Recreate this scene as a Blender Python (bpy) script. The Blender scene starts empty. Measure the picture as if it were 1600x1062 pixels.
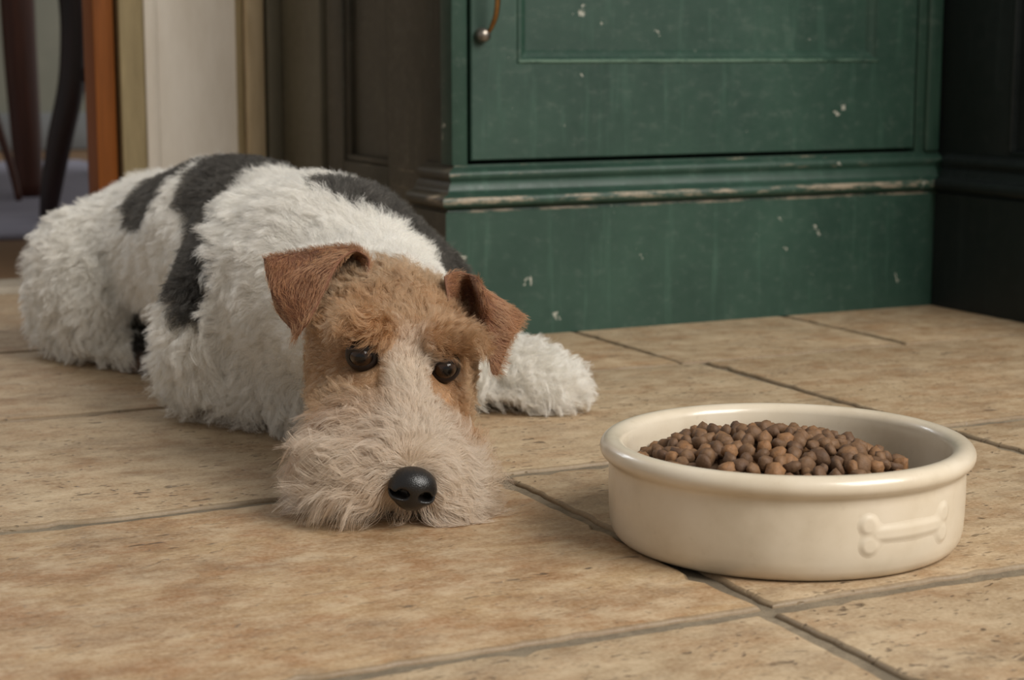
import bpy, bmesh, math, random
import numpy as np
from mathutils import Vector, Matrix, kdtree

random.seed(7); rng = np.random.default_rng(7)
scene = bpy.context.scene
COL = scene.collection

# ------------------------------------------------------------------ camera, world, light, exposure
CAM_H, FPX, PITCH = 0.265, 2850.0, math.atan(451 / 2850.0)
cam = bpy.data.objects.new('camera', bpy.data.cameras.new('camera')); COL.objects.link(cam)
cam.location = (0, 0, CAM_H); cam.rotation_euler = (math.pi / 2 - PITCH, 0, 0)
cam.data.sensor_width = 36.0; cam.data.lens = 36.0 * FPX / 1600.0
cam.data.clip_start = 0.02; cam.data.clip_end = 60
cam.data.dof.use_dof = True; cam.data.dof.focus_distance = 1.06; cam.data.dof.aperture_fstop = 12.0
scene.camera = cam

world = bpy.data.worlds.new('world'); scene.world = world; world.use_nodes = True
bg = world.node_tree.nodes['Background']
bg.inputs[0].default_value = (1.0, 0.965, 0.92, 1); bg.inputs[1].default_value = 0.33

def area(name, loc, target, sx, sy, energy, color):
    l = bpy.data.lights.new(name, 'AREA'); l.shape = 'RECTANGLE'; l.size = sx; l.size_y = sy
    l.energy = energy; l.color = color
    o = bpy.data.objects.new(name, l); COL.objects.link(o); o.location = loc
    o.rotation_euler = (Vector(target) - Vector(loc)).to_track_quat('-Z', 'Y').to_euler()
    return o
area('window_daylight', (2.0, -0.4, 2.1), (0.0, 1.35, 0.0), 1.8, 1.7, 112, (1.0, 0.965, 0.91))
area('hall_daylight', (-2.2, 3.9, 2.0), (-0.9, 3.4, 0.0), 0.8, 1.0, 22, (0.92, 0.96, 1.0))

vs = scene.view_settings
vs.view_transform = 'Standard'; vs.look = 'None'; vs.exposure = 0.17; vs.gamma = 1.0; vs.use_curve_mapping = False

# ------------------------------------------------------------------ helpers
ANG = math.atan2(0.438, 0.899)          # the kitchen's walls and joints run along this direction
CU = np.array([math.cos(ANG), math.sin(ANG), 0]); CV = np.array([-math.sin(ANG), math.cos(ANG), 0])
def uvw(u, v, z=0.0): return CU * u + CV * v + np.array([0, 0, z])

def lin(r, g, b):
    def f(c):
        c /= 255.0
        return c / 12.92 if c <= 0.04045 else ((c + 0.055) / 1.055) ** 2.4
    return (f(r), f(g), f(b))

def tag(o, label=None, cat=None, group=None, kind=None):
    if label: o['label'] = label
    if cat: o['category'] = cat
    if group: o['group'] = group
    if kind: o['kind'] = kind
    return o

def link(name, me, mat=None, parent=None, loc=None, rotz=None):
    o = bpy.data.objects.new(name, me); COL.objects.link(o)
    if mat is not None and me is not None:
        me.materials.append(mat)
    if parent is not None: o.parent = parent
    if loc is not None: o.location = loc
    if rotz is not None: o.rotation_euler = (0, 0, rotz)
    return o

def empty(name, loc, rotz=0.0):
    o = bpy.data.objects.new(name, None); COL.objects.link(o)
    o.location = loc; o.rotation_euler = (0, 0, rotz); o.empty_display_size = 0.05
    return o

def mesh_py(name, verts, faces, smooth=False):
    me = bpy.data.meshes.new(name); me.from_pydata([tuple(map(float, v)) for v in verts], [], faces); me.update()
    if smooth: me.polygons.foreach_set('use_smooth', [True] * len(me.polygons))
    return me

def bm_mesh(name, bm, smooth=False, angle=None):
    me = bpy.data.meshes.new(name); bm.normal_update(); bm.to_mesh(me); bm.free()
    if smooth: me.polygons.foreach_set('use_smooth', [True] * len(me.polygons))
    if angle: me.set_sharp_from_angle(angle=angle)
    return me

def box_mesh(name, x0, x1, y0, y1, z0, z1, bevel=0.0, seg=2):
    bm = bmesh.new(); bmesh.ops.create_cube(bm, size=1.0)
    for v in bm.verts:
        v.co = Vector(((x0 + x1) / 2 + v.co.x * (x1 - x0), (y0 + y1) / 2 + v.co.y * (y1 - y0), (z0 + z1) / 2 + v.co.z * (z1 - z0)))
    if bevel > 0: bmesh.ops.bevel(bm, geom=bm.edges[:], offset=bevel, segments=seg, affect='EDGES', profile=0.5)
    return bm_mesh(name, bm, smooth=bevel > 0, angle=math.radians(40) if bevel > 0 else None)

def lathe_mesh(name, prof, n=96):
    verts, faces = [], []; m = len(prof)
    for i in range(n):
        a = 2 * math.pi * i / n
        for r, z in prof: verts.append((r * math.cos(a), r * math.sin(a), z))
    for i in range(n):
        j = (i + 1) % n
        for k in range(m - 1): faces.append((i * m + k, j * m + k, j * m + k + 1, i * m + k + 1))
    bm = bmesh.new(); vs_ = [bm.verts.new(v) for v in verts]
    for f in faces: bm.faces.new([vs_[i] for i in f])
    bmesh.ops.remove_doubles(bm, verts=bm.verts[:], dist=1e-6)
    bmesh.ops.recalc_face_normals(bm, faces=bm.faces[:])
    return bm_mesh(name, bm, True)

def tube_mesh(name, pts, radii, n=12, squash=None):
    pts = [Vector(p) for p in pts]; verts, faces = [], []
    span = pts[-1] - pts[0]; ref = Vector((0, 1, 0)) if abs(span.y) < max(abs(span.x), abs(span.z)) * .8 else Vector((0, 0, 1))
    for i, p in enumerate(pts):
        t = (pts[min(i + 1, len(pts) - 1)] - pts[max(i - 1, 0)]).normalized()
        s = t.cross(ref); s = s.normalized() if s.length > 1e-4 else Vector((1, 0, 0))
        q = s.cross(t).normalized(); r = radii[i]
        rx, ry = (r, r) if squash is None else (r, r * squash)
        for k in range(n):
            a = 2 * math.pi * k / n; verts.append(p + s * rx * math.cos(a) + q * ry * math.sin(a))
    for i in range(len(pts) - 1):
        for k in range(n): faces.append((i * n + k, i * n + (k + 1) % n, (i + 1) * n + (k + 1) % n, (i + 1) * n + k))
    faces.append(tuple(range(n - 1, -1, -1))); faces.append(tuple((len(pts) - 1) * n + k for k in range(n)))
    return mesh_py(name, verts, faces, True)

def spline(pts, n):
    """Catmull-Rom through pts, n samples."""
    P = np.array(pts, float); P = np.vstack([2 * P[0] - P[1], P, 2 * P[-1] - P[-2]]); m = len(P) - 3
    t = np.linspace(0, m - 1e-9, n); i = t.astype(int); f = (t - i)[:, None]
    a, b, c, d = P[i], P[i + 1], P[i + 2], P[i + 3]
    return 0.5 * (2 * b + (c - a) * f + (2 * a - 5 * b + 4 * c - d) * f ** 2 + (3 * b - a - 3 * c + d) * f ** 3)

# value noise in numpy
_perm = np.random.default_rng(3).random((64, 64, 64)).astype(np.float32)
def vnoise(p, scale):
    q = np.asarray(p) * scale; i = np.floor(q).astype(int); f = q - i; f = f * f * (3 - 2 * f)
    r = 0
    for dx in (0, 1):
        for dy in (0, 1):
            for dz in (0, 1):
                w = (f[:, 0] if dx else 1 - f[:, 0]) * (f[:, 1] if dy else 1 - f[:, 1]) * (f[:, 2] if dz else 1 - f[:, 2])
                r = r + w * _perm[(i[:, 0] + dx) % 64, (i[:, 1] + dy) % 64, (i[:, 2] + dz) % 64]
    return r

# ------------------------------------------------------------------ materials
class NT:
    def __init__(self, name):
        self.m = bpy.data.materials.new(name); self.m.use_nodes = True; self.t = self.m.node_tree
        self.b = self.t.nodes['Principled BSDF']; self._tc = None
    def n(self, typ, **kw):
        nd = self.t.nodes.new(typ)
        for k, v in kw.items():
            if k.startswith('i_'):
                key = k[2:]; key = int(key) if key.isdigit() else key.replace('_', ' ')
                if hasattr(v, 'is_linked'): self.t.links.new(v, nd.inputs[key])
                else: nd.inputs[key].default_value = v
            else: setattr(nd, k, v)
        return nd
    def coord(self, scale=(1, 1, 1), off=None):
        if self._tc is None: self._tc = self.n('ShaderNodeTexCoord')
        mp = self.n('ShaderNodeMapping'); self.t.links.new(self._tc.outputs['Object'], mp.inputs[0]); mp.inputs['Scale'].default_value = scale
        if off is not None:
            if hasattr(off, 'is_linked'): self.t.links.new(off, mp.inputs['Location'])
            else: mp.inputs['Location'].default_value = off
        return mp.outputs[0]
    def noise(self, vec, scale, detail=4, rough=0.55, out=0):
        return self.n('ShaderNodeTexNoise', i_Vector=vec, i_Scale=scale, i_Detail=detail, i_Roughness=rough).outputs[out]
    def ramp(self, fac, stops, interp='LINEAR'):
        r = self.n('ShaderNodeValToRGB', i_Fac=fac); e = r.color_ramp; e.interpolation = interp
        while len(e.elements) < len(stops): e.elements.new(0.5)
        for el, (p, c) in zip(e.elements, stops):
            el.position = p; c = (c, c, c) if not hasattr(c, '__len__') else c; el.color = (*c[:3], 1)
        return r.outputs[0]
    def mix(self, fac, a, b, mode='MIX'):
        x = self.n('ShaderNodeMix', data_type='RGBA', blend_type=mode)
        for key, v in ((0, fac), (6, a), (7, b)):
            if hasattr(v, 'is_linked'): self.t.links.new(v, x.inputs[key])
            else: x.inputs[key].default_value = v if key == 0 else (*v[:3], 1)
        return x.outputs[2]
    def math(self, op, a, b=0.0, c=0.0):
        x = self.n('ShaderNodeMath', operation=op)
        for i, v in enumerate((a, b, c)):
            if hasattr(v, 'is_linked'): self.t.links.new(v, x.inputs[i])
            else: x.inputs[i].default_value = v
        return x.outputs[0]
    def set(self, **kw):
        for k, v in kw.items():
            key = k.replace('_', ' ')
            if hasattr(v, 'is_linked'): self.t.links.new(v, self.b.inputs[key])
            elif hasattr(v, '__len__'): self.b.inputs[key].default_value = (*v[:3], 1)
            else: self.b.inputs[key].default_value = v
        return self
    def bump(self, h, strength=0.3, dist=0.001):
        x = self.n('ShaderNodeBump', i_Height=h, i_Strength=strength, i_Distance=dist); self.t.links.new(x.outputs[0], self.b.inputs['Normal']); return self

def stone_material():
    k = NT('travertine'); oi = k.n('ShaderNodeObjectInfo')
    rnd = k.n('ShaderNodeCombineXYZ', i_X=k.math('MULTIPLY', oi.outputs['Random'], 13.7), i_Y=k.math('MULTIPLY', oi.outputs['Random'], 7.3), i_Z=0.0).outputs[0]
    tint = k.n('ShaderNodeAttribute', attribute_type='OBJECT', attribute_name='tint').outputs['Fac']
    c1 = k.coord((1, 1.9, 1), rnd)
    big = k.noise(c1, 10, 7, 0.68); fine = k.noise(k.coord((1, 2.4, 1), rnd), 46, 5, 0.7); grain = k.noise(k.coord((1, 1, 1), rnd), 420, 3, 0.6)
    pale = k.ramp(big, [(0.28, lin(138, 117, 90)), (0.48, lin(166, 144, 113)), (0.68, lin(186, 166, 136))])
    ochre = k.ramp(big, [(0.28, lin(124, 94, 62)), (0.45, lin(150, 116, 78)), (0.58, lin(166, 133, 92)), (0.74, lin(180, 154, 116))])
    col = k.mix(tint, pale, ochre)
    col = k.mix(k.ramp(fine, [(0.42, 0.0), (0.70, 0.50)]), col, lin(194, 172, 140), 'MIX')
    rust = k.ramp(k.noise(k.coord((1, 1.5, 1), rnd), 19, 5, 0.7), [(0.48, 0.0), (0.62, 0.85)])
    col = k.mix(k.math('MULTIPLY', rust, k.math('ADD', 0.28, k.math('MULTIPLY', tint, 0.62))), col, lin(146, 100, 54))
    dark = k.ramp(k.noise(k.coord((1, 1.4, 1), rnd), 17, 7, 0.78), [(0.52, 0.0), (0.66, 0.6)])
    col = k.mix(dark, col, lin(118, 94, 70))
    col = k.mix(0.24, col, k.ramp(grain, [(0.3, lin(110, 90, 68)), (0.7, lin(222, 204, 178))]))
    cloudy = k.noise(k.coord((1, 1.3, 1), rnd), 30, 6, 0.72)
    col = k.mix(k.ramp(cloudy, [(0.50, 0.0), (0.66, 0.55)]), col, lin(200, 180, 150)); col = k.mix(k.ramp(cloudy, [(0.34, 0.5), (0.46, 0.0)]), col, lin(126, 92, 58))
    # travertine pits, drawn out along the bedding
    warp = k.mix(0.09, k.coord((1, 3.2, 1), rnd), k.noise(k.coord((1, 1, 1), rnd), 30, 3, 0.6, 1), 'ADD')
    pit_d = k.n('ShaderNodeTexVoronoi', i_Vector=warp, i_Scale=62.0).outputs['Distance']
    where = k.math('MULTIPLY', k.ramp(k.noise(k.coord((1, 2.2, 1), rnd), 11, 4, 0.7), [(0.41, 0.0), (0.54, 1.0)]), k.math('SUBTRACT', 1.15, k.math('MULTIPLY', tint, 0.75)))
    pits = k.math('MULTIPLY', k.ramp(pit_d, [(0.10, 1.0), (0.27, 0.0)]), where)
    pit2 = k.n('ShaderNodeTexVoronoi', i_Vector=warp, i_Scale=21.0).outputs['Distance']
    where2 = k.ramp(k.noise(k.coord((1, 1.4, 1), rnd), 6.5, 4, 0.7), [(0.48, 0.0), (0.58, 1.0)])
    pits = k.math('MAXIMUM', pits, k.math('MULTIPLY', k.ramp(pit2, [(0.09, 0.9), (0.17, 0.0)]), where2))
    col = k.mix(k.math('MULTIPLY', pits, 0.9), col, lin(84, 68, 52))
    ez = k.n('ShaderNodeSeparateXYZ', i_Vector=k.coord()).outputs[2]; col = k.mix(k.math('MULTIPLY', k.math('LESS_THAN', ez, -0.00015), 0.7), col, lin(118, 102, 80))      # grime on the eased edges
    h = k.math('SUBTRACT', k.math('ADD', k.math('MULTIPLY', fine, 0.6), k.math('MULTIPLY', big, 1.2)), k.math('MULTIPLY', pits, 1.3))
    k.set(Base_Color=col, Roughness=k.ramp(fine, [(0.3, 0.42), (0.7, 0.62)])); k.b.inputs['Specular IOR Level'].default_value = 0.35
    k.bump(h, 0.55, 0.0016); return k.m

def grout_material():
    k = NT('sandy_grout'); n = k.noise(k.coord(), 160, 4, 0.7); b = k.noise(k.coord(), 14, 4, 0.6)
    col = k.mix(k.ramp(b, [(0.35, 0.0), (0.65, 1.0)]), lin(104, 93, 76), lin(140, 126, 104)); col = k.mix(k.ramp(n, [(0.4, 0.0), (0.7, 0.6)]), col, lin(92, 80, 64))
    k.set(Base_Color=col, Roughness=0.95).bump(n, 0.7, 0.0015); return k.m

def paint_material(name, base, light, chip, chips=1.0, wear_shine_z=None, rough=0.42, scuffs=0.28, shine_x=None, wear_shine_col=lin(168, 150, 128)):
    """old hand-brushed paint: cloudy tone, drips, small chips; wear_shine_z = heights of mouldings rubbed through to the primer"""
    k = NT(name); c = k.coord()
    cloud = k.noise(k.coord((1, 1, 0.7)), 9, 5, 0.6); streak = k.noise(k.coord((26, 26, 2.2)), 3, 4, 0.65); scuff = k.noise(k.coord((1, 1, 1.6)), 60, 7, 0.78)
    col = k.mix(k.ramp(cloud, [(0.3, 0.0), (0.7, 0.85)]), base, light)
    col = k.mix(k.ramp(streak, [(0.55, 0.0), (0.78, 0.35)]), col, tuple(min(1, x * 1.9 + 0.012) for x in light))
    col = k.mix(k.ramp(scuff, [(0.54, 0.0), (0.76, scuffs)]), col, lin(112, 120, 108))
    v = k.n('ShaderNodeTexVoronoi', i_Vector=k.mix(0.035, c, k.noise(c, 90, 3, 0.6, 1), 'ADD'), i_Scale=30.0)
    sel = k.n('ShaderNodeSeparateColor', i_Color=v.outputs['Color'])
    size = k.math('MULTIPLY', k.ramp(sel.outputs[0], [(0.30, 0.0), (0.5, 0.045), (0.9, 0.085), (1.0, 0.15)]), chips)
    spot = k.math('LESS_THAN', v.outputs['Distance'], size)
    ragged = k.ramp(k.noise(c, 210, 3, 0.7), [(0.40, 0.0), (0.48, 1.0)])
    spot = k.math('MULTIPLY', spot, ragged)
    col = k.mix(k.math('MULTIPLY', spot, 0.85), col, chip)
    if wear_shine_z:
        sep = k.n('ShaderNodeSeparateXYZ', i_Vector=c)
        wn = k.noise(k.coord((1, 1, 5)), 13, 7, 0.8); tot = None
        for z, half, lo in wear_shine_z:
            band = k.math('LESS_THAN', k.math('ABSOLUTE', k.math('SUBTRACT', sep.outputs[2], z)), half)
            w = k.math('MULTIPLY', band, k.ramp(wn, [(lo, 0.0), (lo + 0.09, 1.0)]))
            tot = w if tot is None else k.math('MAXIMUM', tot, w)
        if shine_x: tot = k.math('MULTIPLY', tot, k.math('MULTIPLY', k.math('GREATER_THAN', sep.outputs[0], shine_x[0]), k.math('LESS_THAN', sep.outputs[0], shine_x[1])))
        col = k.mix(k.math('MULTIPLY', tot, 0.75), col, wear_shine_col)
    k.set(Base_Color=col, Roughness=k.ramp(scuff, [(0.3, rough - 0.06), (0.75, rough + 0.2)])); k.b.inputs['Specular IOR Level'].default_value = 0.4
    k.bump(k.math('ADD', k.math('MULTIPLY', streak, 0.5), k.math('MULTIPLY', spot, -0.8)), 0.25, 0.0008); return k.m

def plain(name, c, rough=0.6, c2=None, scale=12, stretch=(1, 1, 1), metal=0.0, spec=0.4, bump=0.0):
    k = NT(name); n = k.noise(k.coord(stretch), scale, 5, 0.65)
    k.set(Base_Color=k.ramp(n, [(0.3, c), (0.7, c2 or tuple(x * 0.8 for x in c))]), Roughness=rough, Metallic=metal); k.b.inputs['Specular IOR Level'].default_value = spec
    if bump: k.bump(n, bump, 0.001)
    return k.m

def ceramic_material():
    k = NT('cream_glaze'); a = k.noise(k.coord(), 22, 5, 0.6); b = k.noise(k.coord(), 190, 3, 0.6)
    col = k.ramp(a, [(0.3, lin(194, 180, 157)), (0.5, lin(206, 193, 171)), (0.7, lin(213, 201, 181))])
    col = k.mix(k.ramp(b, [(0.62, 0.0), (0.8, 0.18)]), col, lin(150, 130, 104))
    k.set(Base_Color=col, Roughness=0.34, Coat_Weight=0.45, Coat_Roughness=0.12); k.b.inputs['Specular IOR Level'].default_value = 0.45
    k.bump(a, 0.06, 0.001); return k.m

def kibble_material():
    k = NT('kibble_crust'); oi = k.n('ShaderNodeObjectInfo')
    at = k.n('ShaderNodeAttribute', attribute_type='GEOMETRY', attribute_name='tone').outputs['Fac']
    r = k.math('FRACT', k.math('ADD', oi.outputs['Random'], at))
    c = k.ramp(r, [(0.0, lin(86, 62, 44)), (0.35, lin(104, 77, 54)), (0.7, lin(118, 88, 61)), (1.0, lin(142, 102, 66))])
    n = k.noise(k.coord(), 420, 4, 0.7); g = k.noise(k.coord(), 130, 3, 0.6)
    c = k.mix(k.ramp(n, [(0.4, 0.0), (0.75, 0.6)]), c, lin(70, 50, 36)); c = k.mix(k.ramp(g, [(0.45, 0.0), (0.8, 0.5)]), c, lin(142, 110, 80))
    k.set(Base_Color=c, Roughness=0.62); k.b.inputs['Specular IOR Level'].default_value = 0.35; k.bump(n, 0.6, 0.0008); return k.m

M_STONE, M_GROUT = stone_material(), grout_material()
GREEN, GREEN2 = lin(32, 56, 46), lin(50, 76, 63)
WEAR = [(0.1510, 0.0022, 0.55), (0.1292, 0.0030, 0.50), (0.1192, 0.0010, 0.46), (0.159, 0.0015, 0.57)]
M_GREEN = paint_material('green_paint', GREEN, GREEN2, lin(176, 174, 160))
M_GREEN_MOULD = paint_material('green_paint_worn', GREEN, GREEN2, lin(176, 174, 160), wear_shine_z=WEAR)
M_GREEN_DOOR = paint_material('green_paint_door', GREEN, GREEN2, lin(176, 174, 160), wear_shine_z=[(0.2556, 0.0018, 0.40)], shine_x=(0.081, 0.4915), wear_shine_col=lin(96, 122, 104))  # pale band: worn bevel with its highlight painted in
M_SIDE = paint_material('shaded_brown_paint', lin(52, 48, 38), lin(72, 66, 53), lin(140, 124, 96), chips=0.45, wear_shine_z=[(0.1525, 0.004, 0.56), (0.130, 0.004, 0.56)])  # brown paint with the shade of the left side put into its colour
M_SIDE2 = paint_material('olive_pale', lin(84, 78, 62), lin(98, 92, 75), lin(140, 124, 96), chips=0.3, scuffs=0.1)  # paler tone of the side panelling's colour, for one stile
M_DARK = paint_material('green_paint_in_shade', lin(22, 27, 26), lin(30, 36, 36), lin(96, 96, 90), chips=0.3, scuffs=0.06)  # green paint taken almost to black: the unlit cabinet's shade is in the colour
M_BRASS = plain('aged_brass', lin(176, 134, 84), 0.32, lin(128, 92, 54), 60, metal=1.0)
M_IRON = plain('worn_pewter', lin(150, 142, 132), 0.35, lin(104, 98, 90), 80, metal=0.9)
M_GAP = plain('dark_gap', lin(14, 16, 14), 0.9)
M_CERAMIC, M_KIBBLE = ceramic_material(), kibble_material()

# ------------------------------------------------------------------ floor: grout bed with separate stone slabs
floor = link('floor', box_mesh('floor', -0.9, 2.2, -0.5, 2.06, -0.06, -0.0026), M_GROUT, rotz=ANG)
tag(floor, 'beige travertine slab floor with sandy joints', kind='structure')

def slab_mesh(name, u0, u1, v0, v1, jit=0.0016):
    """one slab: wavering chipped outline, eased edge, skirt into the grout"""
    cx, cy = (u0 + u1) / 2, (v0 + v1) / 2; pts = []
    def side(a, b):
        n = max(4, int(math.dist(a, b) / 0.009))
        for i in range(n):
            t = i / n; pts.append((a[0] + (b[0] - a[0]) * t, a[1] + (b[1] - a[1]) * t))
    side((u0, v0), (u1, v0)); side((u1, v0), (u1, v1)); side((u1, v1), (u0, v1)); side((u0, v1), (u0, v0))
    n = len(pts); low = np.interp(np.arange(n), np.linspace(0, n, max(6, n // 6)), rng.normal(0, 1, max(6, n // 6)))
    out = []
    for i, p in enumerate(pts):
        d = np.array([p[0] - cx, p[1] - cy]); e = np.array([np.sign(d[0]) if min(abs(p[0] - u0), abs(p[0] - u1)) < 1e-6 else 0, np.sign(d[1]) if min(abs(p[1] - v0), abs(p[1] - v1)) < 1e-6 else 0])
        j = -abs(rng.normal(0, jit * 0.6)) - jit * 0.7 * low[i] - (rng.random() < 0.06) * rng.random() * 0.005
        out.append((np.array(p) + e * j, e))
    verts, faces = [], []
    rings = [(0.0, -0.012), (0.0002, -0.0019), (-0.0006, -0.0008), (-0.0016, -0.0002), (-0.0030, 0.0)]
    for off, z in rings:
        for (p, e) in out:
            w = 1.0 if z < -0.001 else 0.7 + 0.6 * rng.random()
            verts.append((p[0] - cx + e[0] * off * w, p[1] - cy + e[1] * off * w, z))
    for r in range(len(rings) - 1):
        for i in range(n): faces.append((r * n + i, r * n + (i + 1) % n, (r + 1) * n + (i + 1) % n, (r + 1) * n + i))
    faces.append(tuple((len(rings) - 1) * n + i for i in range(n)))
    me = mesh_py(name, verts, faces, True); me.set_sharp_from_angle(angle=math.radians(50)); return me, (cx, cy)

G1, G2 = 0.0058, 0.0037      # half joints along u, along v
ROWS = [  # v0, v1, joints in u, half joints
    (-0.30, 0.03, [-0.5, -0.1, 0.30, 0.72, 1.1], None),
    (0.03, 0.385, [-0.5, 0.02, 0.52, 0.95], None),
    (0.385, 0.708, [-0.5, 0.05, 0.477, 0.86, 1.25], None),
    (0.708, 1.0165, [-0.5, 0.0, 0.4845, 0.832, 1.22], None),
    (1.0165, 1.328, [-0.5, 0.02, 0.5, 0.828, 1.19, 1.6], None),
    (1.328, 1.640, [-0.5, -0.12, 0.21, 0.52, 0.81, 1.05, 1.40, 1.8], None),
    (1.640, 2.05, [-0.7, -0.25, 0.12, 0.45, 0.78], None),
]
TINT = {(3, 1): 1.0, (2, 1): 0.25, (2, 2): 0.3, (3, 2): 0.35, (4, 1): 0.1, (4, 2): 0.25, (4, 3): 0.5, (5, 2): 0.45, (5, 3): 0.6, (5, 4): 0.35, (5, 5): 0.55, (3, 0): 0.7, (4, 0): 0.3, (2, 0): 0.7}
for ri, (v0, v1, js, _) in enumerate(ROWS):
    for ci in range(len(js) - 1):
        g2 = (G2, 0.0032)[ri == 4] if ri < 5 else 0.0018; g1 = G1 if ri < 4 else 0.003
        g0 = G1 if ri < 5 else 0.003
        if ri == 4 and ci == 1: continue
        u0, u1 = (0.02, 0.828) if (ri == 4 and ci == 2) else (js[ci], js[ci + 1])
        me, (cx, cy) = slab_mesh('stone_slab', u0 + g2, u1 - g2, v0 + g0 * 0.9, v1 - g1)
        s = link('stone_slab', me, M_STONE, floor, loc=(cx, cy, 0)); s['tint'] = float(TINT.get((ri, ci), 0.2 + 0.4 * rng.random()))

# ------------------------------------------------------------------ the green cabinet
U0, V0 = 0.6756, 1.525           # left front foot of the plinth, in kitchen directions
U1 = 1.2325
cab = empty('green_cabinet', tuple(uvw(U0, V0)), ANG)
tag(cab, 'worn green painted cabinet with panelled door and moulded plinth behind the dog', 'cabinet')
W = U1 - U0
prof = [(0.0, 0.0), (0.0, 0.1185), (0.0028, 0.1190), (0.0034, 0.1208), (-0.0018, 0.1228), (-0.0046, 0.1262), (-0.0048, 0.1300), (-0.0022, 0.1334), (0.0028, 0.1350),
        (0.0050, 0.1362), (0.0058, 0.1395), (0.0074, 0.1432), (0.0098, 0.1456), (0.0092, 0.1478), (0.0068, 0.1500), (0.0066, 0.1530), (0.0082, 0.1556), (0.0120, 0.1580), (0.0150, 0.1592), (0.0150, 0.1610), (0.03, 0.1612)]
def swept_plinth(name, back):
    """profile (inset from the plinth face, height) run along the front and round the left end"""
    verts, faces = [], []; m = len(prof)
    for (o, z) in prof: verts.append((o, back, z))
    for (o, z) in prof: verts.append((o, o, z))
    for (o, z) in prof: verts.append((W + 0.0175, o, z))
    for s in (0, 1):
        for k in range(m - 1): faces.append((s * m + k, (s + 1) * m + k, (s + 1) * m + k + 1, s * m + k + 1))
    verts += [(0.03, back, 0.0)]
    faces.append(tuple(list(range(m - 1, -1, -1)) + [3 * m]))
    me = mesh_py(name, verts, faces, True); me.set_sharp_from_angle(angle=math.radians(48)); return me
pl = link('plinth', swept_plinth('plinth', 0.085), M_GREEN_MOULD, cab); pl.data.materials.append(M_SIDE)
for p in pl.data.polygons:
    if abs(p.normal.x) > 0.5 and abs(p.normal.y) < 0.3 or p.center.y > 0.03: p.material_index = 1  # left end of the plinth takes the dark side colour, shade painted in
tag(pl, 'plinth with worn double bead moulding')
FX = 0.0155                        # face frame plane, behind the plinth face
FL, TOP = 0.0135, 0.86
DL, DR, DB, DT = 0.0325, 0.5420, 0.1648, 0.80
link('stile', box_mesh('stile', FL, DL - 0.0032, FX, FX + 0.026, 0.1605, TOP, 0.0012), M_GREEN, cab)
link('stile', box_mesh('stile', DR + 0.002, W + 0.0176, FX, FX + 0.026, 0.1605, TOP, 0.0012), M_GREEN, cab)
link('top_rail', box_mesh('top_rail', DL - 0.002, DR + 0.002, FX, FX + 0.026, DT + 0.002, TOP, 0.001), M_GREEN, cab)
cb = box_mesh('corner_bead', W - 0.002, W + 0.0165, FX - 0.005, FX + 0.004, 0.161, TOP, 0.003, 3)
link('corner_bead', cb, M_GREEN, cab)
link('door_gap', box_mesh('door_gap', DL - 0.003, DR + 0.003, FX + 0.018, FX + 0.03, 0.1612, DT + 0.003), M_GAP, cab)
# side of the carcass with two recessed panels, brown paint darkened with its shade
side = empty('side_panelling', (0, 0, 0)); side.parent = cab; side.empty_display_size = 0.02
SX = 0.0185; B0, B1 = FX + 0.026, 2.04 - V0 - 0.002
def sbox(name, y0, y1, z0, z1, x0=SX, x1=SX + 0.02, bev=0.002):
    return link(name, box_mesh(name, x0, x1, y0, y1, z0, z1, bev), M_SIDE, side)
sbox('panel_board', B0, B1, 0.0, TOP, SX + 0.011, SX + 0.02, 0)
sbox('stile', B0, 0.185, 0.0, TOP); sbox('stile', 0.31, 0.358, 0.0, TOP)
st = link('stile', box_mesh('olive_stile', SX - 0.002, SX + 0.02, 0.374, B1, 0.0, TOP, 0.003), M_SIDE2, side); tag(st, 'paler olive stile')
sbox('rail', 0.185, 0.31, 0.105, 0.150); sbox('rail', 0.185, 0.31, 0.0, 0.04); sbox('rail', 0.185, 0.31, TOP - 0.06, TOP)
for (y0, y1) in ((0.185, 0.31),):
    sbox('panel_bead', y0, y1, 0.150, 0.157, SX + 0.003, SX + 0.014, 0.002)
    sbox('panel_bead', y0, y0 + 0.008, 0.150, TOP - 0.06, SX + 0.004, SX + 0.014, 0.002)
    sbox('panel_bead', y1 - 0.008, y1, 0.150, TOP - 0.06, SX + 0.004, SX + 0.014, 0.002)
link('carcass', box_mesh('carcass', SX + 0.02, W - 0.001, FX + 0.03, B1, 0.0, TOP - 0.001), M_GAP, cab)
link('worktop', box_mesh('worktop', -0.012, W - 0.001, -0.012, B1, TOP, TOP + 0.035, 0.006), plain('oak_worktop', lin(128, 92, 58), 0.45, lin(100, 70, 44), 20, (1, 8, 8)), cab)
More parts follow.
